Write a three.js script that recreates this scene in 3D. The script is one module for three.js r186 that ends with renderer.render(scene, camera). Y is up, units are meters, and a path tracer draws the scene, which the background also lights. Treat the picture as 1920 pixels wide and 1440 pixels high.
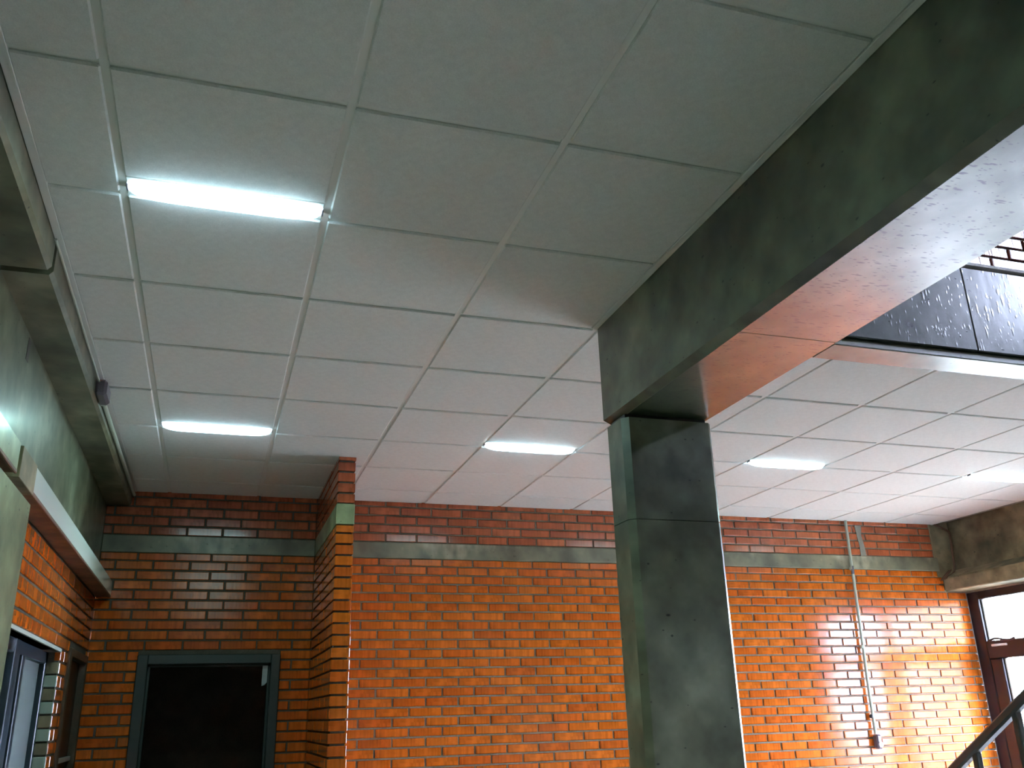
import * as THREE from 'three';
import { mergeGeometries } from 'three/addons/utils/BufferGeometryUtils.js';
import { RectAreaLightUniformsLib } from 'three/addons/lights/RectAreaLightUniformsLib.js';

// ---------------------------------------------------------------- camera, sky, exposure
const scene = new THREE.Scene();
const EYE = 1.65;                                   // eye height of the photographer
const camera = new THREE.PerspectiveCamera(46.33, 1920 / 1440, 0.05, 200);
camera.position.set(0, EYE, 0);
camera.rotation.set(0.3512, -0.32, -0.0291, 'YXZ');
camera.updateMatrixWorld(true);
camera.updateProjectionMatrix();
scene.add(camera);

const SKY = 56;                                    // overcast sky, a little blue
scene.background = new THREE.Color().setRGB(0.84 * SKY, 0.96 * SKY, 1.30 * SKY);

const LAMP_COLOR = new THREE.Color().setRGB(0.52, 1.0, 0.84);
const LAMP_POWER = 26;                              // radiance of the light below each lens
const LAMP_GLOW = 8;                                // what the eye sees of the lens

const renderer = new THREE.WebGLRenderer({ antialias: true });
renderer.toneMapping = THREE.LinearToneMapping;
renderer.toneMappingExposure = 1.9;
renderer.shadowMap.enabled = true;
RectAreaLightUniformsLib.init();

// ---------------------------------------------------------------- small helpers
function rng(seed) { let a = seed >>> 0; return () => { a = (a + 0x6D2B79F5) >>> 0; let t = a; t = Math.imul(t ^ (t >>> 15), t | 1); t ^= t + Math.imul(t ^ (t >>> 7), t | 61); return ((t ^ (t >>> 14)) >>> 0) / 4294967296; }; }
const R0 = rng(7);
const used = new Map();
function numbered(name) { const n = used.get(name) || 0; used.set(name, n + 1); return n ? `${name}_${String(n).padStart(3, '0')}` : name; }
function tag(o, label, category, group) { o.userData.label = label; o.userData.category = category; if (group) o.userData.group = group; return o; }
function thing(name, label, category, pos = [0, 0, 0], group) { const g = new THREE.Group(); g.name = numbered(name); g.position.set(...pos); scene.add(g); return tag(g, label, category, group); }
function structure(name, pos = [0, 0, 0]) { const g = new THREE.Group(); g.name = numbered(name); g.position.set(...pos); g.userData.kind = 'structure'; scene.add(g); return g; }
function mesh(name, geo, mat, parent, pos, label) {
  const m = new THREE.Mesh(geo, mat); m.name = name; m.castShadow = m.receiveShadow = true;
  if (pos) m.position.set(...pos); if (label) m.userData.label = label; parent.add(m); return m;
}

// box with chamfered edges, uv in metres on every face
function cbox(w, h, d, b = 0.004, ou = 0, ov = 0) {
  b = Math.min(b, w * 0.49, h * 0.49, d * 0.49);
  const P = [], N = [], U = [], s = [w / 2, h / 2, d / 2];
  const put = (tri) => {
    const [a, c, e] = tri; const ux = c[0] - a[0], uy = c[1] - a[1], uz = c[2] - a[2], vx = e[0] - a[0], vy = e[1] - a[1], vz = e[2] - a[2];
    let n = [uy * vz - uz * vy, uz * vx - ux * vz, ux * vy - uy * vx]; const l = Math.hypot(...n) || 1; n = n.map((q) => q / l);
    const mid = [(a[0] + c[0] + e[0]) / 3, (a[1] + c[1] + e[1]) / 3, (a[2] + c[2] + e[2]) / 3];
    let t = tri; if (n[0] * mid[0] + n[1] * mid[1] + n[2] * mid[2] < 0) { t = [a, e, c]; n = n.map((q) => -q); }
    const ax = Math.abs(n[0]), ay = Math.abs(n[1]), az = Math.abs(n[2]);
    for (const p of t) { P.push(...p); N.push(...n); if (az >= ax && az >= ay) U.push(p[0] + ou, p[1] + ov); else if (ax >= ay) U.push(p[2] + ou, p[1] + ov); else U.push(p[0] + ou, p[2] + ov); }
  };
  const quad = (a, c, e, f) => { put([a, c, e]); put([a, e, f]); };
  const V = (ax, sg, i, j) => { const o = [(ax + 1) % 3, (ax + 2) % 3], p = [0, 0, 0]; p[ax] = sg * s[ax]; p[o[0]] = i * (s[o[0]] - b); p[o[1]] = j * (s[o[1]] - b); return p; };
  for (let ax = 0; ax < 3; ax++) for (const sg of [-1, 1]) quad(V(ax, sg, -1, -1), V(ax, sg, 1, -1), V(ax, sg, 1, 1), V(ax, sg, -1, 1));
  for (let ax = 0; ax < 3; ax++) { const b1 = (ax + 1) % 3, b2 = (ax + 2) % 3;
    for (const i of [-1, 1]) for (const j of [-1, 1]) { // edge along ax
      const q = (k, which) => { const p = [0, 0, 0]; p[ax] = k * (s[ax] - b); p[b1] = i * (which ? s[b1] - b : s[b1]); p[b2] = j * (which ? s[b2] : s[b2] - b); return p; };
      quad(q(-1, 0), q(1, 0), q(1, 1), q(-1, 1));
    } }
  for (const i of [-1, 1]) for (const j of [-1, 1]) for (const k of [-1, 1]) put([[i * s[0], j * (s[1] - b), k * (s[2] - b)], [i * (s[0] - b), j * s[1], k * (s[2] - b)], [i * (s[0] - b), j * (s[1] - b), k * s[2]]]);
  const g = new THREE.BufferGeometry();
  g.setAttribute('position', new THREE.Float32BufferAttribute(P, 3)); g.setAttribute('normal', new THREE.Float32BufferAttribute(N, 3)); g.setAttribute('uv', new THREE.Float32BufferAttribute(U, 2));
  return g;
}
// the same box given by its corners; uv follow the world
function span(x0, x1, y0, y1, z0, z1, b = 0.004) {
  const g = cbox(Math.abs(x1 - x0), Math.abs(y1 - y0), Math.abs(z1 - z0), b), c = [(x0 + x1) / 2, (y0 + y1) / 2, (z0 + z1) / 2];
  g.translate(...c); worldUV(g); return g;
}
function worldUV(g) {
  const p = g.attributes.position, n = g.attributes.normal, u = new Float32Array(p.count * 2);
  for (let i = 0; i < p.count; i++) { const ax = Math.abs(n.getX(i)), ay = Math.abs(n.getY(i)), az = Math.abs(n.getZ(i));
    if (az >= ax && az >= ay) { u[2 * i] = p.getX(i); u[2 * i + 1] = p.getY(i); } else if (ax >= ay) { u[2 * i] = p.getZ(i); u[2 * i + 1] = p.getY(i); } else { u[2 * i] = p.getX(i); u[2 * i + 1] = p.getZ(i); } }
  g.setAttribute('uv', new THREE.BufferAttribute(u, 2)); return g;
}
// a prism: polygon in (a, b) pulled along the third axis. plane 'xy' is pulled along z, 'xz' along y
function prism(pts, lo, hi, plane = 'xy') {
  const P = [], n = pts.length, at = (p, t) => plane === 'xy' ? [p[0], p[1], t] : plane === 'zy' ? [t, p[1], p[0]] : [p[0], t, p[1]];
  for (let i = 0; i < n; i++) { const a = pts[i], b = pts[(i + 1) % n]; P.push(at(a, lo), at(b, lo), at(b, hi), at(a, lo), at(b, hi), at(a, hi)); }
  const tris = THREE.ShapeUtils.triangulateShape(pts.map((p) => new THREE.Vector2(...p)), []);
  for (const t of tris) { P.push(...t.map((k) => at(pts[k], lo))); P.push(...t.map((k) => at(pts[k], hi))); }
  const c = [0, 1, 2].map((k) => P.reduce((s, p) => s + p[k], 0) / P.length), F = [];
  for (let i = 0; i < P.length; i += 3) { const [a, b, d] = [P[i], P[i + 1], P[i + 2]];
    const nn = new THREE.Vector3().subVectors(new THREE.Vector3(...b), new THREE.Vector3(...a)).cross(new THREE.Vector3().subVectors(new THREE.Vector3(...d), new THREE.Vector3(...a)));
    const m = new THREE.Vector3((a[0] + b[0] + d[0]) / 3 - c[0], (a[1] + b[1] + d[1]) / 3 - c[1], (a[2] + b[2] + d[2]) / 3 - c[2]);
    F.push(...(nn.dot(m) < 0 ? [...a, ...d, ...b] : [...a, ...b, ...d])); }
  const g = new THREE.BufferGeometry(); g.setAttribute('position', new THREE.Float32BufferAttribute(F, 3)); g.computeVertexNormals(); return worldUV(g);
}
function tube(points, r, seg = 24, radial = 10) {
  const g = new THREE.TubeGeometry(new THREE.CatmullRomCurve3(points.map((p) => new THREE.Vector3(...p)), false, 'centripetal'), seg, r, radial, false); return g;
}

// ---------------------------------------------------------------- textures
function noiseGrid(n, seed) { const r = rng(seed), a = new Float32Array(n * n); for (let i = 0; i < a.length; i++) a[i] = r(); return a; }
function tileNoise(n, seed) { const a = noiseGrid(n, seed); return (x, y) => { x = ((x % 1) + 1) % 1 * n; y = ((y % 1) + 1) % 1 * n; const i = Math.floor(x), j = Math.floor(y), u = x - i, v = y - j, s = u * u * (3 - 2 * u), t = v * v * (3 - 2 * v), I = (i + 1) % n, J = (j + 1) % n, ii = i % n, jj = j % n; return (a[jj * n + ii] * (1 - s) + a[jj * n + I] * s) * (1 - t) + (a[J * n + ii] * (1 - s) + a[J * n + I] * s) * t; }; }
function fbm(seed, n0, oct) { const f = []; for (let k = 0; k < oct; k++) f.push(tileNoise(n0 << k, seed + k * 31)); return (x, y) => { let s = 0, w = 0; f.forEach((q, k) => { const a = 1 / (1 << k); s += a * q(x, y); w += a; }); return s / w; }; }
function tex(n, fn, srgb, repeat) {
  const d = new Uint8Array(n * n * 4);
  for (let j = 0; j < n; j++) for (let i = 0; i < n; i++) { const c = fn(i / n, j / n), k = (j * n + i) * 4; for (let q = 0; q < 3; q++) d[k + q] = Math.max(0, Math.min(255, Math.round(255 * (c.length ? c[q] : c)))); d[k + 3] = 255; }
  const t = new THREE.DataTexture(d, n, n); t.wrapS = t.wrapT = THREE.RepeatWrapping; t.magFilter = THREE.LinearFilter; t.minFilter = THREE.LinearMipmapLinearFilter; t.generateMipmaps = true;
  if (srgb) t.colorSpace = THREE.SRGBColorSpace; t.repeat.set(repeat, repeat); t.needsUpdate = true; return t;
}
function bump(n, fn, repeat) { // heights as floats, so that faint relief has no steps
  const d = new Float32Array(n * n * 4); for (let j = 0; j < n; j++) for (let i = 0; i < n; i++) { const v = fn(i / n, j / n), k = (j * n + i) * 4; d[k] = d[k + 1] = d[k + 2] = v; d[k + 3] = 1; }
  const t = new THREE.DataTexture(d, n, n, THREE.RGBAFormat, THREE.FloatType); t.wrapS = t.wrapT = THREE.RepeatWrapping; t.magFilter = THREE.LinearFilter; t.repeat.set(repeat, repeat); t.needsUpdate = true; return t;
}
const lin = (r, g, b) => new THREE.Color().setRGB(r, g, b);

// concrete: mottled, with small dark air holes
const cA = fbm(11, 4, 6), cB = fbm(57, 16, 4), cC = fbm(91, 3, 5);
function pits(seed, count, rad, stretch) { const n = 512, a = new Float32Array(n * n), r = rng(seed);
  for (let k = 0; k < count; k++) { const x = r() * n, y = r() * n, q = rad * (0.5 + r() * r() * 2.2), sx = q * (1 + r() * stretch), sy = q * 0.7;
    for (let j = -8; j <= 8; j++) for (let i = -14; i <= 14; i++) { const t = Math.hypot(i / sx, j / sy); if (t < 1) { const I = ((Math.floor(x) + i) % n + n) % n, J = ((Math.floor(y) + j) % n + n) % n; a[J * n + I] = Math.max(a[J * n + I], 1 - t * t); } } }
  return (x, y) => a[(Math.floor(y * n) % n) * n + Math.floor(x * n) % n]; }
const pitFew = pits(5, 150, 1.3, 0.5), pitMany = pits(6, 1500, 1.55, 2.6);
const concreteMap = tex(512, (x, y) => { const m = 0.62 + 0.8 * (cA(x, y) - 0.5) + 0.35 * (cB(x, y) - 0.5), g = cC(x, y) - 0.5, p = 1 - 0.7 * pitFew(x, y); return [(m + 0.05 * g) * p, (m + 0.015) * p, (m - 0.07 - 0.06 * g) * p]; }, true, 0.7);
const tieMap = tex(512, (x, y) => { const m = 0.50 + 0.4 * (cA(x, y) - 0.5) + 0.3 * (cB(x, y) - 0.5), s = Math.max(0, Math.min(1, (cC(y, x) + 0.25 * (cB(x * 2, y) - 0.5) - 0.53) * 7)); const v = m + 0.26 * s * (0.6 + cB(y, x * 3)); return [v, v * 1.0, v * (0.93 + 0.07 * s)]; }, true, 0.55);
const concreteBump = bump(512, (x, y) => 0.5 + 0.35 * (cA(y, x) - 0.5) + 0.2 * (cB(x, y) - 0.5) - 0.4 * pitFew(x, y), 0.7);
const pittedMap = tex(512, (x, y) => { const m = 0.62 + 0.5 * (cA(x, y) - 0.5) + 0.25 * (cB(x, y) - 0.5), p = 1 - 0.9 * pitMany(x, y); return [m * p, m * p, (m - 0.05) * p]; }, true, 1.1);
const pittedBump = bump(512, (x, y) => 0.55 + 0.25 * (cA(y, x) - 0.5) - 0.5 * pitMany(x, y), 1.1);
const pittedRough = tex(512, (x, y) => { const v = 0.62 + 0.6 * (cA(x + 0.3, y) - 0.5) + 0.5 * pitMany(x, y); return [v, v, v]; }, false, 1.1);
const pittedShine = tex(512, (x, y) => { const v = (0.78 + 0.6 * (cB(x, y) - 0.5) + 0.5 * (cA(x, y) - 0.5)) * (1 - Math.min(1, 2.2 * pitMany(x, y))); return [v, v, v]; }, false, 1.1);
const wetBump = bump(512, (x, y) => 0.6 * (cA(y, x) - 0.5) + 0.5 * (cB(x * 2, y) - 0.5) + 0.5 * pitMany(y, x), 0.9);
// bricks: fine vertical ribs left by the extruder, small specks
const bA = fbm(201, 6, 5), bR = tileNoise(64, 230), bS = tileNoise(128, 231);
const brickMap = tex(512, (x, y) => { const m = 0.90 + 0.30 * (bA(x, y) - 0.5) + 0.16 * (bR(x, 0.37 + 0.04 * y) - 0.5), s = bS(x * 2, y * 2) > 0.93 ? 0.75 : 1; return [m * s, (m * 0.985) * s, (m * 0.97) * s]; }, true, 1.6);
const brickBump = bump(512, (x, y) => 0.5 + 0.55 * (bR(x, 0.1) - 0.5) + 0.2 * (bR(x * 2, 0.6) - 0.5) + 0.16 * (bA(y, x) - 0.5), 1.6);
const plasterBump = bump(256, (x, y) => 0.5 + 0.5 * (bS(x, y) - 0.5), 6);
const tileSpeck = tex(512, (x, y) => { const v = 0.955 + 0.05 * (bS(x, y) - 0.5) + 0.05 * (cB(x, y) - 0.5); return [v, v, v]; }, true, 3.5);
const floorMap = tex(512, (x, y) => { const v = 0.80 + 0.25 * (cB(x, y) - 0.5) + 0.12 * (bS(x * 2, y * 2) - 0.5); return [v, v * 0.985, v * 0.955]; }, true, 0.8);
const rustMap = tex(256, (x, y) => { const v = cA(x, y), w = 0.55 + 0.5 * (v - 0.5); return [w, w * (0.78 + 0.3 * (cB(y, x) - 0.5)), w * 0.62]; }, true, 3);

// ---------------------------------------------------------------- materials
const phys = (o) => new THREE.MeshPhysicalMaterial(o);
const M = {
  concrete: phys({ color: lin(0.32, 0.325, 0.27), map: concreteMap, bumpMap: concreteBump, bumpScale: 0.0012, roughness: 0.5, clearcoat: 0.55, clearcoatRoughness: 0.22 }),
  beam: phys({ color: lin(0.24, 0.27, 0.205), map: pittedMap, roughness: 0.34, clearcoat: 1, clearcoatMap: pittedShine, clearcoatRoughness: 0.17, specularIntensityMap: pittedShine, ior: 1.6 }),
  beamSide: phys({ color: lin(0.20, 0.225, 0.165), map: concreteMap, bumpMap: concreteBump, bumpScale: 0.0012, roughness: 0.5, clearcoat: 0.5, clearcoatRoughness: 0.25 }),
  wet: phys({ color: lin(0.10, 0.115, 0.13), map: concreteMap, bumpMap: wetBump, bumpScale: 0.0007, roughness: 0.24, specularIntensity: 1 }),
  mottled: phys({ color: lin(0.50, 0.52, 0.36), map: concreteMap, bumpMap: concreteBump, bumpScale: 0.001, roughness: 0.45, clearcoat: 0.4, clearcoatRoughness: 0.2 }),
  patch: phys({ color: lin(0.24, 0.28, 0.23), roughness: 0.6 }),
  dim: phys({ color: lin(0.34, 0.36, 0.38), roughness: 0.35 }),
  edge: phys({ color: lin(0.30, 0.27, 0.225), map: concreteMap, bumpMap: concreteBump, bumpScale: 0.001, roughness: 0.5, clearcoat: 0.35, clearcoatRoughness: 0.25 }),
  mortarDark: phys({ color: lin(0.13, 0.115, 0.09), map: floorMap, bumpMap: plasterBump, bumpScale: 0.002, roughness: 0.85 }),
  pale: phys({ color: lin(0.62, 0.68, 0.62), roughness: 0.35, clearcoat: 0.6, clearcoatRoughness: 0.15 }),
  brown: phys({ color: lin(0.46, 0.345, 0.255), map: concreteMap, bumpMap: concreteBump, bumpScale: 0.001, roughness: 0.7 }),
  tie: phys({ color: lin(0.58, 0.515, 0.365), map: tieMap, bumpMap: concreteBump, bumpScale: 0.012, roughness: 0.5, clearcoat: 0.25, clearcoatRoughness: 0.3 }),
  brick: phys({ color: lin(1, 1, 1), map: brickMap, bumpMap: brickBump, bumpScale: 0.0002, roughness: 0.155, vertexColors: true, specularIntensity: 0.75 }),
  brickRibbed: phys({ color: lin(1, 1, 1), map: brickMap, bumpMap: brickBump, bumpScale: 0.0016, roughness: 0.16, vertexColors: true, specularIntensity: 0.6 }),
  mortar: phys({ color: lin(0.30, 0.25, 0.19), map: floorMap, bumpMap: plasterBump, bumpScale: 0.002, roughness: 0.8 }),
  cement: phys({ color: lin(0.40, 0.38, 0.33), map: floorMap, bumpMap: plasterBump, bumpScale: 0.003, roughness: 0.8 }),
  tile: phys({ color: lin(0.86, 0.86, 0.85), map: tileSpeck, bumpMap: plasterBump, bumpScale: 0.0006, roughness: 0.85 }),
  tee: phys({ color: lin(0.80, 0.80, 0.78), roughness: 0.45 }),
  floor: phys({ color: lin(0.78, 0.77, 0.74), map: floorMap, roughness: 0.3 }),
  plain: phys({ color: lin(0.42, 0.40, 0.37), map: floorMap, roughness: 0.7 }),
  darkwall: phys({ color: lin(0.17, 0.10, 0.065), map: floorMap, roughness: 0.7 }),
  steel: phys({ color: lin(0.030, 0.038, 0.036), roughness: 0.35 }),
  maroon: phys({ color: lin(0.012, 0.008, 0.013), roughness: 0.35 }),
  rail: phys({ color: lin(0.045, 0.055, 0.055), roughness: 0.28, clearcoat: 0.5, clearcoatRoughness: 0.2 }),
  navy: phys({ color: lin(0.020, 0.032, 0.045), roughness: 0.3 }),
  blind: phys({ color: lin(0.20, 0.23, 0.23), roughness: 0.18 }),
  wood: phys({ color: lin(0.10, 0.065, 0.04), map: floorMap, roughness: 0.45 }),
  darkwood: phys({ color: lin(0.018, 0.010, 0.007), roughness: 0.4 }),
  metal: phys({ color: lin(0.55, 0.55, 0.52), roughness: 0.35, metalness: 0.6 }),
  conduit: phys({ color: lin(0.42, 0.45, 0.38), roughness: 0.45 }),
  rustBrown: phys({ color: lin(0.42, 0.31, 0.24), map: rustMap, roughness: 0.6 }),
  plastic: phys({ color: lin(0.10, 0.08, 0.10), roughness: 0.3 }),
  white: phys({ color: lin(0.75, 0.78, 0.80), roughness: 0.35 }),
  glass: phys({ color: lin(0.97, 0.98, 0.98), transmission: 1, thickness: 0, roughness: 0, ior: 1.5 }),
  lens: new THREE.MeshStandardMaterial({ color: lin(0.9, 0.9, 0.9), roughness: 0.4, emissive: lin(0.62, 0.94, 1.08), emissiveIntensity: LAMP_GLOW }),
  ground: phys({ color: lin(0.16, 0.17, 0.13), map: floorMap, roughness: 0.9 }),
};

// ---------------------------------------------------------------- measures of the place
const CEIL = 3.155, BACK = -6.561, LEFT = -0.755, RIGHT = 6.4, NEAR = 4.2, BEAM0 = 1.44, BEAM1 = 1.83;
const GX = (i) => -0.3624 + (i - 1) * 0.6, GZ = (j) => -(1.9842 + (j - 1) * 0.6);   // the ceiling grid
const COURSE = 0.0653, JOINT = 0.0118, BRICK = 0.2366;
const rowLine = (k) => 2.359 - COURSE * k;          // joint under row k-1
const frustumVP = new THREE.Matrix4().multiplyMatrices(camera.projectionMatrix, camera.matrixWorldInverse);
const project = (x, y, z) => { const v = new THREE.Vector4(x, y, z, 1).applyMatrix4(frustumVP); return v.w > 0 ? [(v.x / v.w * 0.5 + 0.5) * 1920, (0.5 - v.y / v.w * 0.5) * 1440, v.w] : null; };

// ---------------------------------------------------------------- bricks
const TONES = [[0.56, 0.126, 0.014], [0.54, 0.117, 0.013], [0.58, 0.136, 0.015], [0.51, 0.104, 0.013], [0.57, 0.130, 0.013], [0.55, 0.112, 0.013], [0.60, 0.146, 0.018]];
const RED = [[0.44, 0.115, 0.045], [0.41, 0.100, 0.038], [0.47, 0.130, 0.050], [0.38, 0.094, 0.038]];
const brickCache = new Map();
function brickGeo(w, h, d, tone, v, full) { // front face at z = 0; full bricks are whole boxes, set bricks have no back
  const key = [Math.round(w * 250), Math.round(h * 500), Math.round(d * 250), tone.join(), v, full].join('|');
  if (brickCache.has(key)) return brickCache.get(key);
  let g;
  if (full) { g = cbox(w, h, d, 0.0022, v * 0.31, v * 0.17); g.translate(0, 0, -d / 2); }
  else {
    const b = 0.0035, X = w / 2, Y = h / 2, P = [], N = [], U = [];
    const q = (a, c, e, f, n) => { for (const p of [a, c, e, a, e, f]) { P.push(...p); N.push(...n); U.push(p[0] + v * 0.31, p[1] + v * 0.17 + p[2]); } };
    q([-X + b, -Y + b, 0], [X - b, -Y + b, 0], [X - b, Y - b, 0], [-X + b, Y - b, 0], [0, 0, 1]);
    const s = Math.SQRT1_2;
    q([-X, -Y, -b], [X, -Y, -b], [X - b, -Y + b, 0], [-X + b, -Y + b, 0], [0, -s, s]); q([-X + b, Y - b, 0], [X - b, Y - b, 0], [X, Y, -b], [-X, Y, -b], [0, s, s]);
    q([-X, -Y, -b], [-X + b, -Y + b, 0], [-X + b, Y - b, 0], [-X, Y, -b], [-s, 0, s]); q([X - b, -Y + b, 0], [X, -Y, -b], [X, Y, -b], [X - b, Y - b, 0], [s, 0, s]);
    q([-X, -Y, -d], [X, -Y, -d], [X, -Y, -b], [-X, -Y, -b], [0, -1, 0]); q([-X, Y, -b], [X, Y, -b], [X, Y, -d], [-X, Y, -d], [0, 1, 0]);
    q([-X, -Y, -d], [-X, -Y, -b], [-X, Y, -b], [-X, Y, -d], [-1, 0, 0]); q([X, -Y, -b], [X, -Y, -d], [X, Y, -d], [X, Y, -b], [1, 0, 0]);
    g = new THREE.BufferGeometry(); g.setAttribute('position', new THREE.Float32BufferAttribute(P, 3)); g.setAttribute('normal', new THREE.Float32BufferAttribute(N, 3)); g.setAttribute('uv', new THREE.Float32BufferAttribute(U, 2));
  }
  const c = new Float32Array(g.attributes.position.count * 3); for (let i = 0; i < c.length; i += 3) { c[i] = tone[0]; c[i + 1] = tone[1]; c[i + 2] = tone[2]; }
  g.setAttribute('color', new THREE.BufferAttribute(c, 3)); brickCache.set(key, g); return g;
}
// list = [{u, y, w, h, tone, v, tilt}] in the wall's own frame; frame(u, y) gives the world point of the brick's face
function layBricks(parent, list, turn, frame, most, hidden, mat = M.brick) {
  for (const b of list) { const c = frame(b.u, b.y); b.at = c; const du = frame(b.u + b.w / 2, b.y), dv = frame(b.u, b.y + b.h / 2);
    const p = project(...c), p1 = project(...du), p2 = project(...dv); b.size = 0;
    if (p && p1 && p2 && p[0] > -30 && p[0] < 1950 && p[1] > -20 && p[1] < 1465 && !(hidden && hidden(p[0], p[1]))) b.size = 4 * Math.hypot(p1[0] - p[0], p1[1] - p[1]) * Math.hypot(p2[0] - p[0], p2[1] - p[1]); }
  const order = [...list].sort((a, b) => b.size - a.size), own = new Set(order.filter((b) => b.size > 0).slice(0, most)), rest = [];
  for (const b of list) {
    const g = brickGeo(b.w, b.h, b.d || 0.03, b.tone, b.v, b.full);
    const o = new THREE.Object3D(); o.position.set(...b.at); o.rotation.set(b.tx, turn + b.ty, 0, 'YXZ'); o.position.addScaledVector(new THREE.Vector3(0, 0, b.out).applyEuler(o.rotation), 1); o.updateMatrix();
    if (own.has(b)) { const m = mesh('brick', g, mat, parent); m.position.copy(o.position).sub(parent.position); m.rotation.copy(o.rotation); }
    else { const q = g.clone(); q.applyMatrix4(o.matrix); q.translate(-parent.position.x, -parent.position.y, -parent.position.z); rest.push(q); }
  }
  if (rest.length) { const m = mesh('brickwork', mergeGeometries(rest), mat, parent); m.userData.kind = 'stuff'; }
}
function course(list, y, h, u0, u1, off, tones, r, holes = [], joint = JOINT) { // one row of bricks between u0 and u1
  const n0 = Math.floor((u0 - off) / BRICK) - 1, n1 = Math.ceil((u1 - off) / BRICK) + 1;
  for (let n = n0; n <= n1; n++) {
    const j = (r() - 0.5) * 0.008; let a = off + n * BRICK + joint / 2, b = off + (n + 1) * BRICK - joint / 2 + j * 0.5;
    let pieces = [[Math.max(a, u0), Math.min(b, u1)]];
    for (const [h0, h1, y0, y1] of holes) if (y > y0 && y < y1) pieces = pieces.flatMap(([s, e]) => e <= h0 || s >= h1 ? [[s, e]] : [[s, Math.min(e, h0)], [Math.max(s, h1), e]]);
    for (const [s, e] of pieces) { if (e - s < 0.022) continue;
      list.push({ u: (s + e) / 2, y, w: Math.round((e - s) * 250) / 250, h, tone: tones[Math.floor(r() * tones.length)], v: Math.floor(r() * 4), tx: (r() - 0.5) * 0.005, ty: (r() - 0.5) * 0.006, out: (r() - 0.3) * 0.003 }); }
  }
}
const TIE0 = 2.738, TIE1 = 2.856;
function wallRows(list, u0, u1, offEven, offOdd, offUpE, offUpO, seed, holes, tones = TONES) {
  const r = rng(seed);
  for (let k = -6; rowLine(k + 1) > 0.0; k++) { const top = k === -6 ? TIE0 : rowLine(k), bot = rowLine(k + 1); course(list, (top + bot) / 2, top - bot - (k === -6 ? JOINT / 2 : JOINT), u0, u1, k % 2 === 0 ? offEven : offOdd, tones, r, holes); }
  for (let k = 0; k < 5; k++) { const y0 = TIE1 + k * 0.066, y1 = Math.min(y0 + 0.066, CEIL + 0.02); if (y1 - y0 > 0.025) course(list, (y0 + y1) / 2, y1 - y0 - JOINT, u0, u1, k % 2 === 0 ? offUpE : offUpO, RED, r, holes); }
}

// ================================================================ THE SETTING
// floor, outside ground, roof and plain walls the camera does not see but the light does
{ const f = structure('floor'); mesh('floor_slab', span(LEFT - 0.3, RIGHT + 0.25, -0.2, 0, -9.2, NEAR + 0.2, 0), M.floor, f); }
{ const g = structure('ground'); mesh('ground_slab', span(RIGHT + 0.25, 60, -0.35, -0.15, -40, 40, 0), M.ground, g); }

{ const g = structure('added_block_outside', [22, 0, 8]); mesh('added_block', span(-2, 2, -0.2, 7.5, -5, 3.4, 0.02), M.cement, g); }  // unseen block added to dim part of the window glare on the bricks

// ---- back wall, right of the brick partition
const STUB0 = 0.652, STUB1 = 0.757, STUBZ = -5.38;
{
  const w = structure('wall_back', [3.5, 0, BACK]);
  const back = span(STUB1 - 0.05 - 3.5, RIGHT + 0.2 - 3.5, 0, 6.4, -0.25, -0.008, 0); mesh('mortar', back, M.mortar, w);
  const tie = span(STUB1 - 3.5, 6.16 - 3.5, TIE0, TIE1, -0.05, 0.002, 0.004);
  mesh('tie_beam', tie, M.tie, w, null, 'rough grey concrete band across the brickwork');
  const list = [];
  wallRows(list, STUB1, RIGHT, 1.585, 1.585 + BRICK / 2, 1.585 + 0.18 * BRICK, 1.585 + 0.65 * BRICK, 31, [[6.125, 9, 2.71, 9], [6.175, 9, 2.57, 2.71]]);
  const colL = (x, y) => x > 1136 + (y - 800) * 0.067 && x < 1333 + (y - 800) * 0.108 && y > 760, stub = (x, y) => x < 672 - (y - 860) * 0.04;
  layBricks(w, list, 0, (u, y) => [u, y, BACK], 298, (x, y) => colL(x, y) || stub(x, y));
  // where the masons left a strip of cement
  mesh('cement_patch', prism([[5.315 - 3.5, 3.12], [5.385 - 3.5, 3.125], [5.37 - 3.5, 3.03], [5.385 - 3.5, 2.95], [5.395 - 3.5, TIE1], [5.335 - 3.5, TIE1], [5.335 - 3.5, 2.94], [5.325 - 3.5, 3.03]], -0.02, 0.006), M.cement, w);
  mesh('corner_post', span(6.13 - 3.5, RIGHT + 0.02 - 3.5, 2.575, 3.3, -0.2, -0.004, 0.004), M.brown, w, null, 'brown concrete strip closing the wall in the corner');
}
// ---- back wall, left of the partition, with the dark doorway
const DOOR = { x0: -0.452, x1: 0.454, y1: 2.072, in0: -0.386, in1: 0.394, iny: 2.012 };
{
  const w = structure('wall_back_left', [0, 0, BACK]);
  const parts = [span(LEFT - 0.2, DOOR.in0 - 0.03, 0, 6.4, -0.25, -0.008, 0), span(DOOR.in1 + 0.03, STUB0 + 0.06, 0, 6.4, -0.25, -0.008, 0), span(DOOR.in0 - 0.03, DOOR.in1 + 0.03, DOOR.iny + 0.03, 6.4, -0.25, -0.008, 0)];
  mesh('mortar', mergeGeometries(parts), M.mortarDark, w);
  mesh('tie_beam', span(LEFT, STUB0, TIE0, TIE1, -0.05, 0.002, 0.004), M.tie, w, null, 'rough green grey concrete band across the brickwork');
  const list = [];
  wallRows(list, LEFT, STUB0, 1.585 + 0.1 * BRICK, 1.585 + 0.53 * BRICK, 1.585 + 0.35 * BRICK, 1.585 + 0.85 * BRICK, 57, [[DOOR.x0, DOOR.x1, -1, DOOR.y1 + 0.01]]);
  layBricks(w, list, 0, (u, y) => [u, y, BACK], 298);
}
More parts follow.
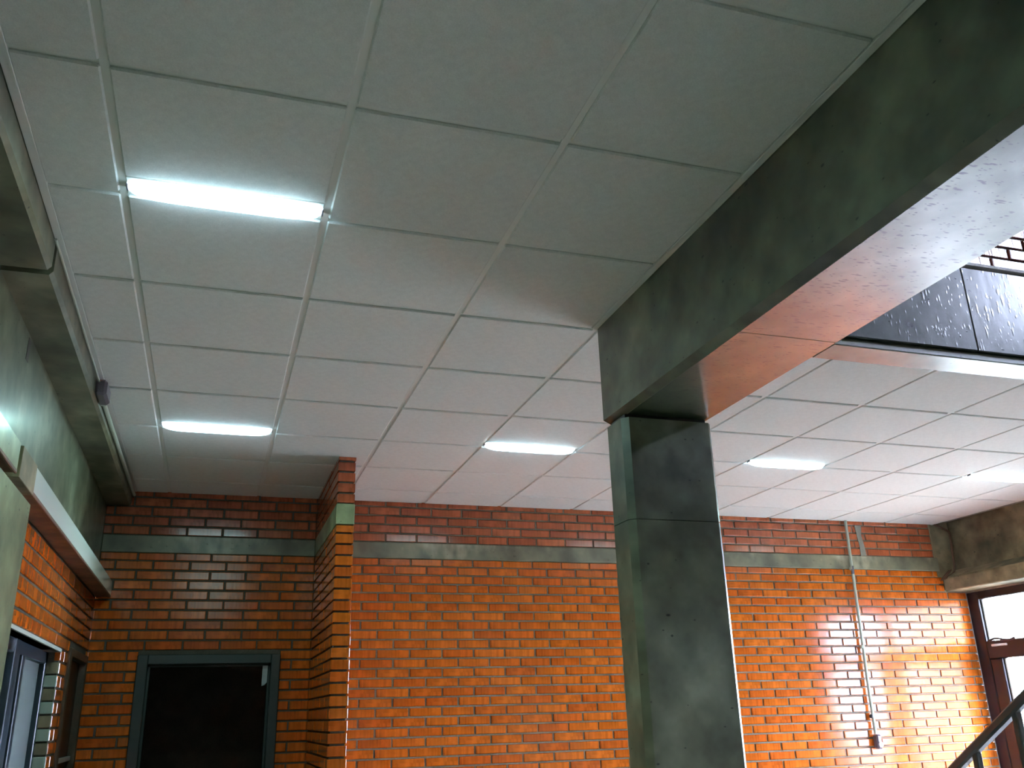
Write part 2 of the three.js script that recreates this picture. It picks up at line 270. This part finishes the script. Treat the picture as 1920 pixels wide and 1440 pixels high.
{ // doorway
  const d = structure('door_1', [0, 0, BACK]);
  const F = (x0, x1, y0, y1) => span(x0, x1, y0, y1, -0.11, 0.018, 0.004);
  mesh('door_jamb', F(DOOR.x0, DOOR.in0, 0, DOOR.y1), M.steel, d); mesh('door_jamb', F(DOOR.in1, DOOR.x1, 0, DOOR.y1), M.steel, d); mesh('door_head', F(DOOR.in0, DOOR.in1, DOOR.iny, DOOR.y1), M.steel, d);
  for (const [x0, x1] of [[DOOR.in0, DOOR.in0 + 0.016], [DOOR.in1 - 0.016, DOOR.in1]]) mesh('door_stop', span(x0, x1, 0, DOOR.iny, -0.09, -0.045, 0.002), M.steel, d);
  mesh('door_stop', span(DOOR.in0, DOOR.in1, DOOR.iny - 0.016, DOOR.iny, -0.09, -0.045, 0.002), M.steel, d);
  mesh('pale_patch', prism([[0.343, 1.998], [0.377, 1.998], [0.377, 1.89], [0.362, 1.874], [0.343, 1.866]], -0.044, -0.034), M.dim, d, null, 'small pale patch at the upper right of the doorway');  // flat pale piece set inside the frame
}
{ // the passage behind the doorway
  const p = structure('passage', [0, 0, BACK]);
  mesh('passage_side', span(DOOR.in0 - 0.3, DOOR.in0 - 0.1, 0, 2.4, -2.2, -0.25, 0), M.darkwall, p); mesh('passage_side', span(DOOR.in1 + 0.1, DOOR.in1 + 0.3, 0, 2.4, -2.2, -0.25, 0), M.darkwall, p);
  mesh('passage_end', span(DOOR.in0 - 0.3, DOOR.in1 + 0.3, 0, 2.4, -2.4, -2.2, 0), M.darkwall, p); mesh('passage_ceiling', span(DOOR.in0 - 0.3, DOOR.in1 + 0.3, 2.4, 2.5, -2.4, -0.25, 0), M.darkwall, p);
}
// ---- the brick partition that stands out from the back wall
{
  const w = structure('wall_partition', [(STUB0 + STUB1) / 2, 0, (STUBZ + BACK) / 2]);
  const X0 = STUB0 - w.position.x, X1 = STUB1 - w.position.x, Z0 = STUBZ - w.position.z, Z1 = BACK - w.position.z;
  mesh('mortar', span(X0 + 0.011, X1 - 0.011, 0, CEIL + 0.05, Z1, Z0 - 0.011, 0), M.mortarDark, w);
  mesh('tie_beam', span(X0 - 0.002, X1 + 0.002, TIE0, TIE1 + 0.008, Z1, Z0 + 0.002, 0.004), M.mottled, w, null, 'pale green concrete block in the partition');
  const r = rng(77), rows = [];
  for (let k = -6; rowLine(k + 1) > 0; k++) rows.push([k === -6 ? TIE0 - JOINT / 2 : rowLine(k) - JOINT / 2, rowLine(k + 1) + JOINT / 2, k, TONES]);
  for (let k = 0; k < 5; k++) { const y0 = TIE1 + 0.008 + k * 0.066; if (y0 < CEIL - 0.02) rows.push([Math.min(y0 + 0.066 - JOINT / 2, CEIL + 0.02), y0 + JOINT / 2, k + 100, RED]); }
  for (const [top, bot, k, tones] of rows) {
    let z = Z0; const first = k % 2 ? 0.225 : 0.107; let len = first;
    while (z > Z1 + 0.02) { const e = Math.max(z - len, Z1), L = z - e; if (L < 0.02) break;
      const g = brickGeo(X1 - X0, top - bot, Math.round(L * 250) / 250, tones[Math.floor(r() * tones.length)], Math.floor(r() * 4), true);
      const y = (top + bot) / 2, m = mesh('brick', g, M.brick, w, [(r() - 0.5) * 0.003, y, z + (z === Z0 ? (r() - 0.5) * 0.004 : 0)]); m.rotation.set((r() - 0.5) * 0.008, (r() - 0.5) * 0.004, 0);
      if (y < 1.15) w.remove(m);
      z = e - JOINT; len = 0.2255; }
  }
}
// ---- left wall: bricks below, recessed varnished concrete above
const JAMB = -5.41, OPEN_TOP = 2.015, LB = -0.75;
{
  const w = structure('wall_left', [LB, 0, -4]);
  const q = (x0, x1, y0, y1, z0, z1) => span(x0 - LB, x1 - LB, y0, y1, z0 + 4, z1 + 4, 0);
  mesh('upper_wall', q(LB - 0.3, LEFT, 2.45, 6.4, BACK - 0.05, NEAR), M.concrete, w, null, 'grey varnished concrete above the trunking');
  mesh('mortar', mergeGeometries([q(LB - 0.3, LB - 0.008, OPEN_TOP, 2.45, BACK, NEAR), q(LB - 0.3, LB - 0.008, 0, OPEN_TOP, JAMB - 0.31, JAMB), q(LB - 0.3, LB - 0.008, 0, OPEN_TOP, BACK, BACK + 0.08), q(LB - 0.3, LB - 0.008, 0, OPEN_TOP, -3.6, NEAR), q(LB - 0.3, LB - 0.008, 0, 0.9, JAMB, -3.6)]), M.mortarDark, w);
  mesh('wall_slot', q(LEFT - 0.01, LEFT + 0.0015, 2.955, 3.042, -3.59, -3.545), M.darkwood, w, null, 'small dark slot in the concrete');
  const list = [], r = rng(93);
  // u runs along -z
  for (let k = -1; rowLine(k + 1) > 0.0; k++) { const top = k === -1 ? 2.437 : rowLine(k), bot = rowLine(k + 1);
    course(list, (top + bot) / 2, top - bot - JOINT, 3.56, 6.555, k % 2 ? 0.09 : 0.09 + BRICK / 2, TONES, r, [[3.4, -JAMB, 0.9, OPEN_TOP - 0.005], [5.69, 6.49, -1, 2.066]]); }
  layBricks(w, list, Math.PI / 2, (u, y) => [LB, y, -u], 298);
  // the far side of the window opening: bricks and grey mortar patches by turns
  const r2 = rng(12);
  for (let k = 5; k < 16; k++) { const top = rowLine(k) - 0.004, bot = rowLine(k + 1) + 0.004; if (top > OPEN_TOP) continue;
    const b = mesh('jamb_block', cbox(0.062, top - bot, 0.02, 0.003, r2(), r2()), k % 2 ? M.patch : M.brown, w, [-0.033, (top + bot) / 2, JAMB + 4 + 0.004 + (k % 2 ? 0.004 : 0)]); }
  mesh('opening_head', q(LB - 0.07, LB + 0.002, OPEN_TOP, OPEN_TOP + 0.016, JAMB, -3.6), M.pale, w, null, 'pale cement edge over the side window');
}
{ // side window in the left wall
  const g = structure('window_2', [-0.82, 0, -4.6]);
  const q = (x0, x1, y0, y1, z0, z1, b = 0.004) => span(x0 + 0.82, x1 + 0.82, y0, y1, z0 + 4.6, z1 + 4.6, b);
  mesh('frame_bar', q(-0.86, -0.81, 0.9, OPEN_TOP, JAMB, JAMB + 0.055), M.navy, g); mesh('frame_bar', q(-0.86, -0.81, 0.9, OPEN_TOP, -3.66, -3.6), M.navy, g);
  mesh('frame_bar', q(-0.86, -0.81, OPEN_TOP - 0.06, OPEN_TOP, JAMB, -3.6), M.navy, g); mesh('frame_bar', q(-0.86, -0.81, 0.9, 0.96, JAMB, -3.6), M.navy, g);
  mesh('mullion', q(-0.86, -0.805, 0.9, OPEN_TOP, -4.62, -4.5), M.navy, g); mesh('mullion', q(-0.858, -0.8, 0.96, OPEN_TOP - 0.06, -4.72, -4.66), M.navy, g);
  mesh('window_pane', q(-0.845, -0.838, 0.96, OPEN_TOP - 0.06, JAMB + 0.055, -4.72, 0.001), M.blind, g, null, 'grey obscured glass'); mesh('window_pane', q(-0.845, -0.838, 0.96, OPEN_TOP - 0.06, -4.5, -3.66, 0.001), M.blind, g);
  mesh('blackout', q(-1.0, -0.9, 0.8, 2.2, JAMB - 0.1, -3.5, 0), M.darkwood, g);
}
{ // narrow door in the left wall beside the corner
  const g = structure('door_2', [LB, 0, -6.09]);
  const q = (x0, x1, y0, y1, z0, z1, b = 0.003) => span(x0 - LB, x1 - LB, y0, y1, z0 + 6.09, z1 + 6.09, b);
  mesh('door_jamb', q(LB - 0.09, LB + 0.012, 0, 2.06, -5.765, -5.69), M.wood, g, null, 'light brown jamb'); mesh('door_jamb', q(LB - 0.09, LB + 0.012, 0, 2.06, -6.49, -6.44), M.wood, g); mesh('door_head', q(LB - 0.09, LB + 0.012, 2.015, 2.06, -6.44, -5.765), M.wood, g);
  mesh('door_leaf', q(LB - 0.07, LB - 0.03, 0, 2.015, -6.44, -5.765), M.darkwood, g); mesh('push_bar', q(LB - 0.03, LB - 0.01, 1.452, 1.478, -6.43, -5.92), M.metal, g, null, 'pale metal bar across the door');
}
// ---- right wall with the tall window
const WIN = { z1: -4.25, top: 2.545 };
{
  const w = structure('wall_right', [RIGHT, 0, -1]);
  const q = (x0, x1, y0, y1, z0, z1) => span(x0 - RIGHT, x1 - RIGHT, y0, y1, z0 + 1, z1 + 1, 0);
  mesh('plain_wall', mergeGeometries([q(RIGHT, RIGHT + 0.25, -0.2, 3.3, WIN.z1, NEAR), q(RIGHT, RIGHT + 0.25, WIN.top, 3.3, BACK, WIN.z1), q(RIGHT, RIGHT + 0.25, -0.2, 0.12, BACK, WIN.z1)]), M.plain, w);
  mesh('upper_wall', mergeGeometries([q(RIGHT, RIGHT + 0.25, 3.3, 6.4, BACK - 0.2, -1.2), q(RIGHT, RIGHT + 0.25, 3.3, 4.6, -1.2, NEAR), q(RIGHT, RIGHT + 0.25, 5.6, 6.4, -1.2, NEAR), q(RIGHT, RIGHT + 0.25, 4.6, 5.6, 0.65, NEAR)]), M.darkwall, w);
}
{
  const g = structure('window_1', [RIGHT, 0, -5.4]);
  const q = (x0, x1, y0, y1, z0, z1, b = 0.006) => span(x0 - RIGHT, x1 - RIGHT, y0, y1, z0 + 5.4, z1 + 5.4, b), x0 = RIGHT, x1 = RIGHT + 0.06;
  mesh('frame_bar', q(x0, x1, 0.1, WIN.top, BACK, -6.44), M.maroon, g); mesh('frame_bar', q(x0, x1, 0.1, WIN.top, WIN.z1 - 0.1, WIN.z1), M.maroon, g);
  mesh('frame_bar', q(x0, x1, 2.478, WIN.top, -6.44, WIN.z1 - 0.1), M.maroon, g, null, 'dark maroon top bar'); mesh('frame_bar', q(x0, x1, 0.1, 0.2, -6.44, WIN.z1 - 0.1), M.maroon, g);
  mesh('mullion', q(x0, x1, 0.2, 2.478, -5.40, -5.30), M.maroon, g);
  mesh('transom', q(x0 - 0.004, x1, 1.975, 2.122, -6.44, -5.40), M.maroon, g, null, 'broad dark transom'); mesh('transom', q(x0 - 0.004, x1, 1.975, 2.122, -5.30, WIN.z1 - 0.1), M.maroon, g);
  for (const [za, zb] of [[-6.44, -5.40], [-5.30, WIN.z1 - 0.1]]) {
    mesh('sash_stile', q(x0 + 0.004, x1 - 0.004, 0.2, 1.975, za, za + 0.125), M.maroon, g); mesh('sash_stile', q(x0 + 0.004, x1 - 0.004, 0.2, 1.975, zb - 0.06, zb), M.maroon, g);
    mesh('lit_jamb_strip', q(x1 - 0.03, x1 + 0.02, 2.122, 2.478, za, za + 0.022), M.white, g, null, 'pale strip beside the glass with daylight on the jamb put into the colour'); mesh('lit_jamb_strip', q(x1 - 0.03, x1 + 0.03, 0.2, 1.975, za + 0.125, za + 0.15), M.white, g);  // white strips carry the daylight falling on the jamb in their colour
    mesh('window_pane', q(x1 - 0.02, x1 - 0.014, 2.122, 2.478, za, zb, 0), M.glass, g); mesh('window_pane', q(x1 - 0.02, x1 - 0.014, 0.2, 1.975, za + 0.125, zb - 0.06, 0), M.glass, g);
  }
  const stay = mesh('window_stay', tube([[x0 - 0.012 - RIGHT, 2.122, -6.40 + 5.4], [x0 - 0.03 - RIGHT, 2.135, -6.30 + 5.4], [x0 - 0.02 - RIGHT, 2.115, -6.18 + 5.4], [x0 - 0.012 - RIGHT, 2.128, -6.12 + 5.4]], 0.009, 20, 8), M.maroon, g, null, 'stay arm on the transom');
  mesh('window_stay', cbox(0.02, 0.018, 0.16, 0.004), M.white, g, [x0 - 0.016 - RIGHT, 2.082, -6.29 + 5.4], 'bright metal stay plate');
}
// ---- upper floor round the stairwell, seen through the opening
const PARA = -3.0;
{
  const w = structure('wall_upper', [3.9, 3.6, PARA]);
  mesh('mortar', span(BEAM1 - 0.2 - 3.9, RIGHT - 3.9, 3.18 - 3.6, 6.4 - 3.6, -0.2, -0.012, 0), M.mortar, w);
  const list = [], r = rng(411);
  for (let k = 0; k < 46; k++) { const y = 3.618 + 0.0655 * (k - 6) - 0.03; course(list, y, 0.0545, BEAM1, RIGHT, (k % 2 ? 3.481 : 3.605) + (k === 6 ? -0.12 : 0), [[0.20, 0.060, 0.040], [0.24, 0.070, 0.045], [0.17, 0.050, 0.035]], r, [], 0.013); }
  layBricks(w, list, 0, (u, y) => [u, y, PARA], 298, null, M.brickRibbed);
}
{ const w = structure('wall_near', [2.8, 0, NEAR]); mesh('plain_wall', span(LEFT - 0.3 - 2.8, RIGHT + 0.25 - 2.8, 0, 6.4, 0, 0.2, 0), M.darkwall, w); }
{ const w = structure('wall_stairwell', [BEAM0, 3.3, 0]); mesh('plain_wall', span(0.0, BEAM1 - BEAM0, 0.15, 3.1, PARA, NEAR, 0), M.plain, w); }
{ const w = structure('roof', [2.8, 6.4, 0]); mesh('roof_slab', span(LEFT - 0.3 - 2.8, RIGHT + 0.25 - 2.8, 0, 0.2, BACK - 0.25, NEAR + 0.2, 0), M.darkwall, w); }

// ---- suspended ceiling: slab above, tiles and tees one by one
{
  const c = structure('ceiling', [2.8, CEIL, -3]);
  const q = (x0, x1, y0, y1, z0, z1, b = 0) => span(x0 - 2.8, x1 - 2.8, y0, y1, z0 + 3, z1 + 3, b);
  mesh('ceiling_slab', mergeGeometries([q(LEFT, BEAM0, 0.03, 0.15, BACK, NEAR), q(BEAM0, RIGHT, 0.03, 0.15, BACK, -3.2), q(BEAM0, RIGHT, 0.03, 0.042, -3.2, -2.335)]), M.plain, c);
  mesh('ceiling_field', q(-0.595, BEAM0, 0.0, 0.02, -0.2, NEAR), M.tile, c);              // the part behind the camera
  const t = [], G = 0.010, H = 0.018;
  const lampCell = (i, j) => (j === 1 && i === 1) || (j === 5 && [1, 4, 7, 10].includes(i));
  for (let i = 0; i <= 11; i++) for (let j = -2; j <= 8; j++) {
    let x0 = GX(i) + G, x1 = GX(i + 1) - G, z0 = GZ(j) - G, z1 = GZ(j + 1) + G;
    if (i === 0) x0 = -0.575; if (i === 11) x1 = 6.157; if (j === 8) z1 = BACK + 0.004;
    if (i === 3 && j < 3) x1 = 1.412;
    if (i >= 4 && j < 3) { if (j < 1) continue; z0 = Math.min(z0, -2.34); if (z0 - z1 < 0.05) continue; if (i === 4) x0 = BEAM1 + 0.004; }
    if (lampCell(i, j)) z1 = GZ(j + 1) + 0.102;
    if (j === -2) z0 = -0.2;
    const seed = R0(), w = x1 - x0, d = z0 - z1, g = cbox(w, H, d, 0.0045, seed, R0());
    const m = mesh('ceiling_tile', g, M.tile, c, [(x0 + x1) / 2 - 2.8, H / 2 + (R0() - 0.5) * 0.0008, (z0 + z1) / 2 + 3]); m.rotation.set((R0() - 0.5) * 0.0016, 0, (R0() - 0.5) * 0.0016);
  }
  for (let i = 1; i <= 11; i++) { const near = i < 4 ? -0.2 : i === 4 ? -3.184 : -2.34; if (i === 4) mesh('main_tee', q(GX(i) - 0.012, GX(i) + 0.012, 0.006, 0.014, BACK, -3.18, 0.001), M.tee, c); else mesh('main_tee', q(GX(i) - 0.012, GX(i) + 0.012, 0.006, 0.014, BACK, near, 0.001), M.tee, c); }
  for (let j = -1; j <= 8; j++) for (let i = 0; i <= 11; i++) {
    let x0 = GX(i) + 0.012, x1 = GX(i + 1) - 0.012; if (i === 0) x0 = -0.575; if (i === 11) x1 = 6.157;
    if (i >= 4 && j < 3) { if (j < 2) continue; if (i === 4) x0 = BEAM1 + 0.002; } if (i === 3 && j < 3) x1 = 1.42;
    mesh('cross_tee', q(x0, x1, 0.009, 0.016, GZ(j) - 0.012, GZ(j) + 0.012, 0.001), M.tee, c);
  }
  mesh('wall_angle', q(1.413, 1.4385, -0.001, 0.014, -3.18, -0.2, 0.001), M.tee, c); mesh('wall_angle', q(-0.598, -0.573, -0.001, 0.014, BACK, -0.2, 0.001), M.tee, c);
  mesh('wall_angle', q(BEAM1 + 0.002, BEAM1 + 0.026, -0.001, 0.014, -3.18, -2.34, 0.001), M.tee, c); mesh('wall_angle', q(6.15, 6.17, -0.001, 0.014, BACK, -2.34, 0.001), M.tee, c);
}

// ================================================================ THE THINGS
{ // big beam and its column
  const b = thing('concrete_beam', 'long dark concrete beam running overhead to the single column', 'beam', [(BEAM0 + BEAM1) / 2, 2.735, 0]);
  const ox = b.position.x, x0 = BEAM0 - ox, x1 = BEAM1 - ox, y1 = 3.45 - 2.735;
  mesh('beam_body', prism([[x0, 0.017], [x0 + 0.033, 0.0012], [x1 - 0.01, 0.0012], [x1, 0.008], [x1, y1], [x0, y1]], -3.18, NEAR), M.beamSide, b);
  for (const [z0, z1] of [[-3.18, -2.203], [-2.1985, NEAR]]) mesh('beam_soffit', prism([[x0 + 0.0325, 0.006], [x0 + 0.0345, 0], [x1 - 0.004, 0], [x1 - 0.001, 0.006]], z0, z1), M.beam, b, null, 'glossy pitted underside');
  const k = thing('concrete_column', 'square dark concrete column standing free under the end of the overhead beam', 'column', [1.645, 0, -3.1]);
  const c = 0.024, X0 = 1.452 - 1.645, X1 = 1.838 - 1.645, Z0 = 0.08, Z1 = -0.08;
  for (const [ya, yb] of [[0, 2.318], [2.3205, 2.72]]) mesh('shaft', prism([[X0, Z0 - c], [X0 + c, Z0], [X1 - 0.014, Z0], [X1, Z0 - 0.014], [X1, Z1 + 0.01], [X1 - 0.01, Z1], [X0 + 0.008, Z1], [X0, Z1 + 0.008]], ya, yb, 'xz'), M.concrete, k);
  mesh('bearing_pad', span(X0 + 0.012, X1 - 0.02, 2.72, 2.735, Z1 + 0.02, Z0 - 0.012, 0.001), M.darkwood, k, null, 'black recessed joint under the beam');
}
{ // cross beam at the edge of the stairwell
  const b = thing('cross_beam', 'thin concrete cross beam at the edge of the stairwell opening, lit blue', 'beam', [4.1, 2.735, -2.27]);
  const q = (x0, x1, y0, y1, z0, z1, k) => span(x0 - 4.1, x1 - 4.1, y0 - 2.735, y1 - 2.735, z0 + 2.27, z1 + 2.27, k);
  mesh('beam_body', mergeGeometries([q(BEAM1, 2.404, 2.763, 3.083, -2.335, -2.2, 0.003), q(2.4055, RIGHT, 2.763, 3.083, -2.335, -2.2, 0.003)]), M.wet, b);
  mesh('beam_lip', q(BEAM1, RIGHT, 2.735, 2.763, -2.335, -2.215, 0.003), M.concrete, b, null, 'dark drip edge along the bottom');
}
{ // beam over the window on the right wall
  const b = thing('window_beam', 'brown concrete beam along the right wall over the bright window', 'beam', [6.3, 2.56, -4]);
  const q = (x, y) => [x - 6.3, y - 2.56];
  mesh('beam_body', prism([q(6.34, 2.752), q(6.34, 3.4), q(RIGHT, 3.4), q(RIGHT, 2.56), q(6.19, 2.56), q(6.182, 2.568), q(6.182, 2.668), q(6.19, 2.682)], BACK + 4, -2.335 + 4), M.brown, b);
}
{ // concrete edge beam along the left wall, in two lengths with an open joint
  for (const [z0, z1, label] of [[NEAR, -2.962, 'nearer length of the concrete edge beam at top left, before the open joint'], [-2.998, BACK, 'farther length of the concrete edge beam at top left, beyond the open joint']]) {
    const zc = (z0 + z1) / 2, b = thing('edge_beam', label, 'beam', [-0.68, 3.055, zc], 'edge beams along the left wall');
    mesh('beam_body', prism([[-0.075, 0], [0.068, 0], [0.08, 0.014], [0.08, 0.4], [-0.075, 0.4]], z1 - zc, z0 - zc), M.edge, b);
  }
}
{ // box trunking under it
  for (const [z0, z1, label] of [[NEAR - 0.3, -3.243, 'near length of box trunking at the left edge under the bright glare'], [-3.29, BACK, 'long pale box trunking on the left wall running to the dark corner']]) {
    const zc = (z0 + z1) / 2, b = thing('box_trunking', label, 'trunking', [-0.7, 2.437, zc], 'trunking on the left wall');
    mesh('trunking_body', prism([[-0.048, 0.012], [0.04, 0.012], [0.04, 0.104], [0.036, 0.108], [-0.048, 0.108]], z1 - zc, z0 - zc), z0 < 0 ? M.pale : M.mottled, b);
    mesh('trunking_base', prism([[-0.048, 0.004], [0.030, 0.004], [0.034, 0], [0.039, 0], [0.041, 0.003], [0.041, 0.0125], [-0.048, 0.0125]], z1 - zc, z0 - zc), M.rustBrown, b, null, 'brown underside with brick reflection and shade put into the colour');  // brown here holds the brick reflection and shade under the trunking
    if (z0 < 0) mesh('brown_end', span(-0.046, 0.0415, -0.001, 0.1095, z0 - zc - 0.27, z0 - zc + 0.002, 0.002), M.brown, b, null, 'browner stretch at the near end');  // separate box added to colour the near stretch browner
  }
}
{ const p = thing('pilaster', 'flat greenish concrete pilaster at the left edge below the trunking', 'pilaster', [-0.7, 0, -1]);
  mesh('pilaster_body', span(-0.055, 0.04, 0, 2.405, -2.556, NEAR - 0.3 + 1, 0.006), M.mottled, p); }

// ---- ceiling lights: a shallow lens between two tees, clips at the ends
function lensGeo(L, W, H) { // half of a flattened capsule whose ends narrow a little
  const nu = 40, nv = 12, P = [], I = [];
  for (let i = 0; i <= nu; i++) { const t = i / nu * 2 - 1, e = Math.pow(Math.max(0, 1 - Math.pow(Math.abs(t), 7)), 0.5), wide = W / 2 * (0.80 + 0.20 * Math.pow(Math.max(0, 1 - t * t), 0.35)) * Math.max(e, 0.55), deep = H * Math.max(e, 0.0);
    for (let j = 0; j <= nv; j++) { const a = Math.PI * j / nv; P.push(t * L / 2, -deep * Math.sin(a), wide * Math.cos(a)); } }
  for (let i = 0; i < nu; i++) for (let j = 0; j < nv; j++) { const a = i * (nv + 1) + j, b = a + nv + 1; I.push(a, a + 1, b, b, a + 1, b + 1); }
  const g = new THREE.BufferGeometry(); g.setAttribute('position', new THREE.Float32BufferAttribute(P, 3)); g.setIndex(I); g.computeVertexNormals(); return g;
}
{
  const first = thing('ceiling_light', '', 'light', [0, 0, 0], 'linear ceiling lights');
  mesh('lens', lensGeo(0.572, 0.09, 0.032), M.lens, first);
  mesh('tray', span(-0.288, 0.288, 0.002, 0.016, -0.048, 0.048, 0.002), M.tee, first);
  for (const s of [-1, 1]) mesh('end_clip', span(s * 0.2865 - 0.003, s * 0.2865 + 0.003, -0.007, 0.004, -0.016, 0.016, 0.001), M.plastic, first, null, 'small dark end clip');
  const spots = [[1, 2, 'largest and nearest glowing ceiling light, at upper left'], [1, 6, 'glowing ceiling light at far left in front of the dark recess'], [4, 6, 'glowing ceiling light between the brick partition and the column'], [7, 6, 'glowing ceiling light just right of the concrete column'], [10, 6, 'glowing ceiling light at the right edge near the window beam'], [1, -2, 'unseen ceiling light added overhead behind the camera to brighten the near ceiling']];  // last entry is unseen, added to lift the near ceiling
  spots.forEach(([i, j, label], k) => {
    const o = k ? first.clone() : first; if (k) { o.name = numbered('ceiling_light'); scene.add(o); o.userData = { ...first.userData }; }
    o.userData.label = label; o.position.set(GX(i) + 0.3, CEIL, GZ(j) + 0.05);
    const l = new THREE.RectAreaLight(LAMP_COLOR, LAMP_POWER, 0.56, 0.085); l.name = 'lamp_light'; l.position.set(GX(i) + 0.3, CEIL - 0.036, GZ(j) + 0.05); l.rotation.x = -Math.PI / 2; scene.add(l);
  });
}

// ---- conduits and boxes
{
  const c = thing('conduit', 'grey conduit with junction box along the ceiling edge at left', 'conduit', [-0.585, 3.12, -5.4]);
  const p = (x, y, z) => [x + 0.585, y - 3.12, z + 5.4];
  mesh('pipe', tube([p(-0.588, 3.105, -4.42), p(-0.586, 3.108, -5.4), p(-0.584, 3.118, -6.5)], 0.011, 12), M.conduit, c);
  mesh('junction_box', cbox(0.05, 0.075, 0.17, 0.012), M.plastic, c, p(-0.577, 3.106, -4.33), 'dark rounded junction box'); mesh('clamp', cbox(0.034, 0.034, 0.04, 0.006), M.metal, c, p(-0.584, 3.1, -4.45));
  mesh('cable', tube([p(-0.589, 3.138, -2.9), p(-0.589, 3.135, -3.6), p(-0.588, 3.13, -4.28)], 0.005, 12, 6), M.conduit, c);
}
{
  const c = thing('conduit', 'thin vertical conduit down the orange brick wall ending in a socket box', 'conduit', [5.19, 1.4, BACK + 0.03]);
  const p = (x, y, z = 0) => [x - 5.19, y - 1.4, z];
  mesh('pipe', tube([p(5.208, 3.16), p(5.2, 2.7), p(5.19, 2.2), p(5.18, 1.8), p(5.178, 1.41)], 0.0125, 30), M.conduit, c);
  for (const [x, y] of [[5.203, 2.74], [5.184, 2.09], [5.178, 1.545]]) { const s = mesh('saddle', cbox(0.034, 0.03, 0.036, 0.006), y > 2 ? M.conduit : M.plastic, c, p(x, y, -0.008)); }
  mesh('coupling', tube([p(5.203, 2.76), p(5.201, 2.69)], 0.014, 2, 10), M.plastic, c);
  const box = mesh('socket_box', cbox(0.05, 0.11, 0.06, 0.012), M.plastic, c, p(5.187, 1.352, 0.002), 'dark socket box at the foot');
  const s = new THREE.TorusGeometry(0.017, 0.005, 8, 20); mesh('socket_ring', s, M.white, box, [0.003, -0.022, 0.031], 'pale ring on the socket');
}
{
  const c = thing('conduit', 'rusty conduits bending in the far right corner above the window', 'conduit', [6.26, 2.7, BACK + 0.05]);
  const p = (x, y, z) => [x - 6.26, y - 2.7, z - BACK - 0.05], z = BACK + 0.03;
  mesh('pipe', tube([p(6.16, 3.155, z), p(6.24, 3.125, z), p(6.315, 3.09, z), p(6.32, 3.03, z), p(6.31, 2.9, z), p(6.302, 2.77, z), p(6.27, 2.72, z + 0.01), p(6.135, 2.655, z + 0.01)], 0.009, 60, 8), M.rustBrown, c);
  for (const [dx, dy] of [[-0.05, -0.005], [-0.025, 0.0]]) mesh('pipe', tube([p(6.285 + dx, 2.745 + dy, z), p(6.22 + dx, 2.70 + dy, z + 0.01), p(6.165 + dx, 2.655 + dy, z + 0.012)], 0.007, 16, 8), M.rustBrown, c);
}
// ---- stair rail and the flight it belongs to
{
  const rx = 3.1, RY = (z) => 1.513 + 0.627 * (z + 3.2), za = -4.2, zb = -0.4;
  const s = thing('stair_rail', 'black steel stair rail with thin balusters rising at the lower right corner', 'railing', [rx, RY(za) - 0.92, za]);
  const L = Math.hypot(zb - za, RY(zb) - RY(za)), g = cbox(0.045, 0.04, L, 0.009); g.rotateX(-Math.atan2(RY(zb) - RY(za), zb - za));
  const p = (y, z) => [0, y - s.position.y, z - za];
  mesh('handrail', g, M.rail, s, p((RY(za) + RY(zb)) / 2, (za + zb) / 2));
  const g2 = cbox(0.03, 0.05, L, 0.004); g2.rotateX(-Math.atan2(RY(zb) - RY(za), zb - za)); mesh('bottom_rail', g2, M.rail, s, p((RY(za) + RY(zb)) / 2 - 0.84, (za + zb) / 2));
  for (let z = -4.04; z < zb; z += 0.25) mesh('baluster', cbox(0.03, 0.84, 0.03, 0.004), M.rail, s, p(RY(z) - 0.435, z));
  const f = structure('stairs', [rx + 0.6, 0, -2]);
  for (let k = 0; k < 18; k++) { const y = 0.172 * (k + 1), z = -4.3 + 0.274 * k; mesh('step', span(-0.62, 0.62, y - 0.16, y, z + 2, z + 0.3 + 2, 0.006), M.plain, f); }
}

renderer.shadowMap.needsUpdate = true;
renderer.render(scene, camera);
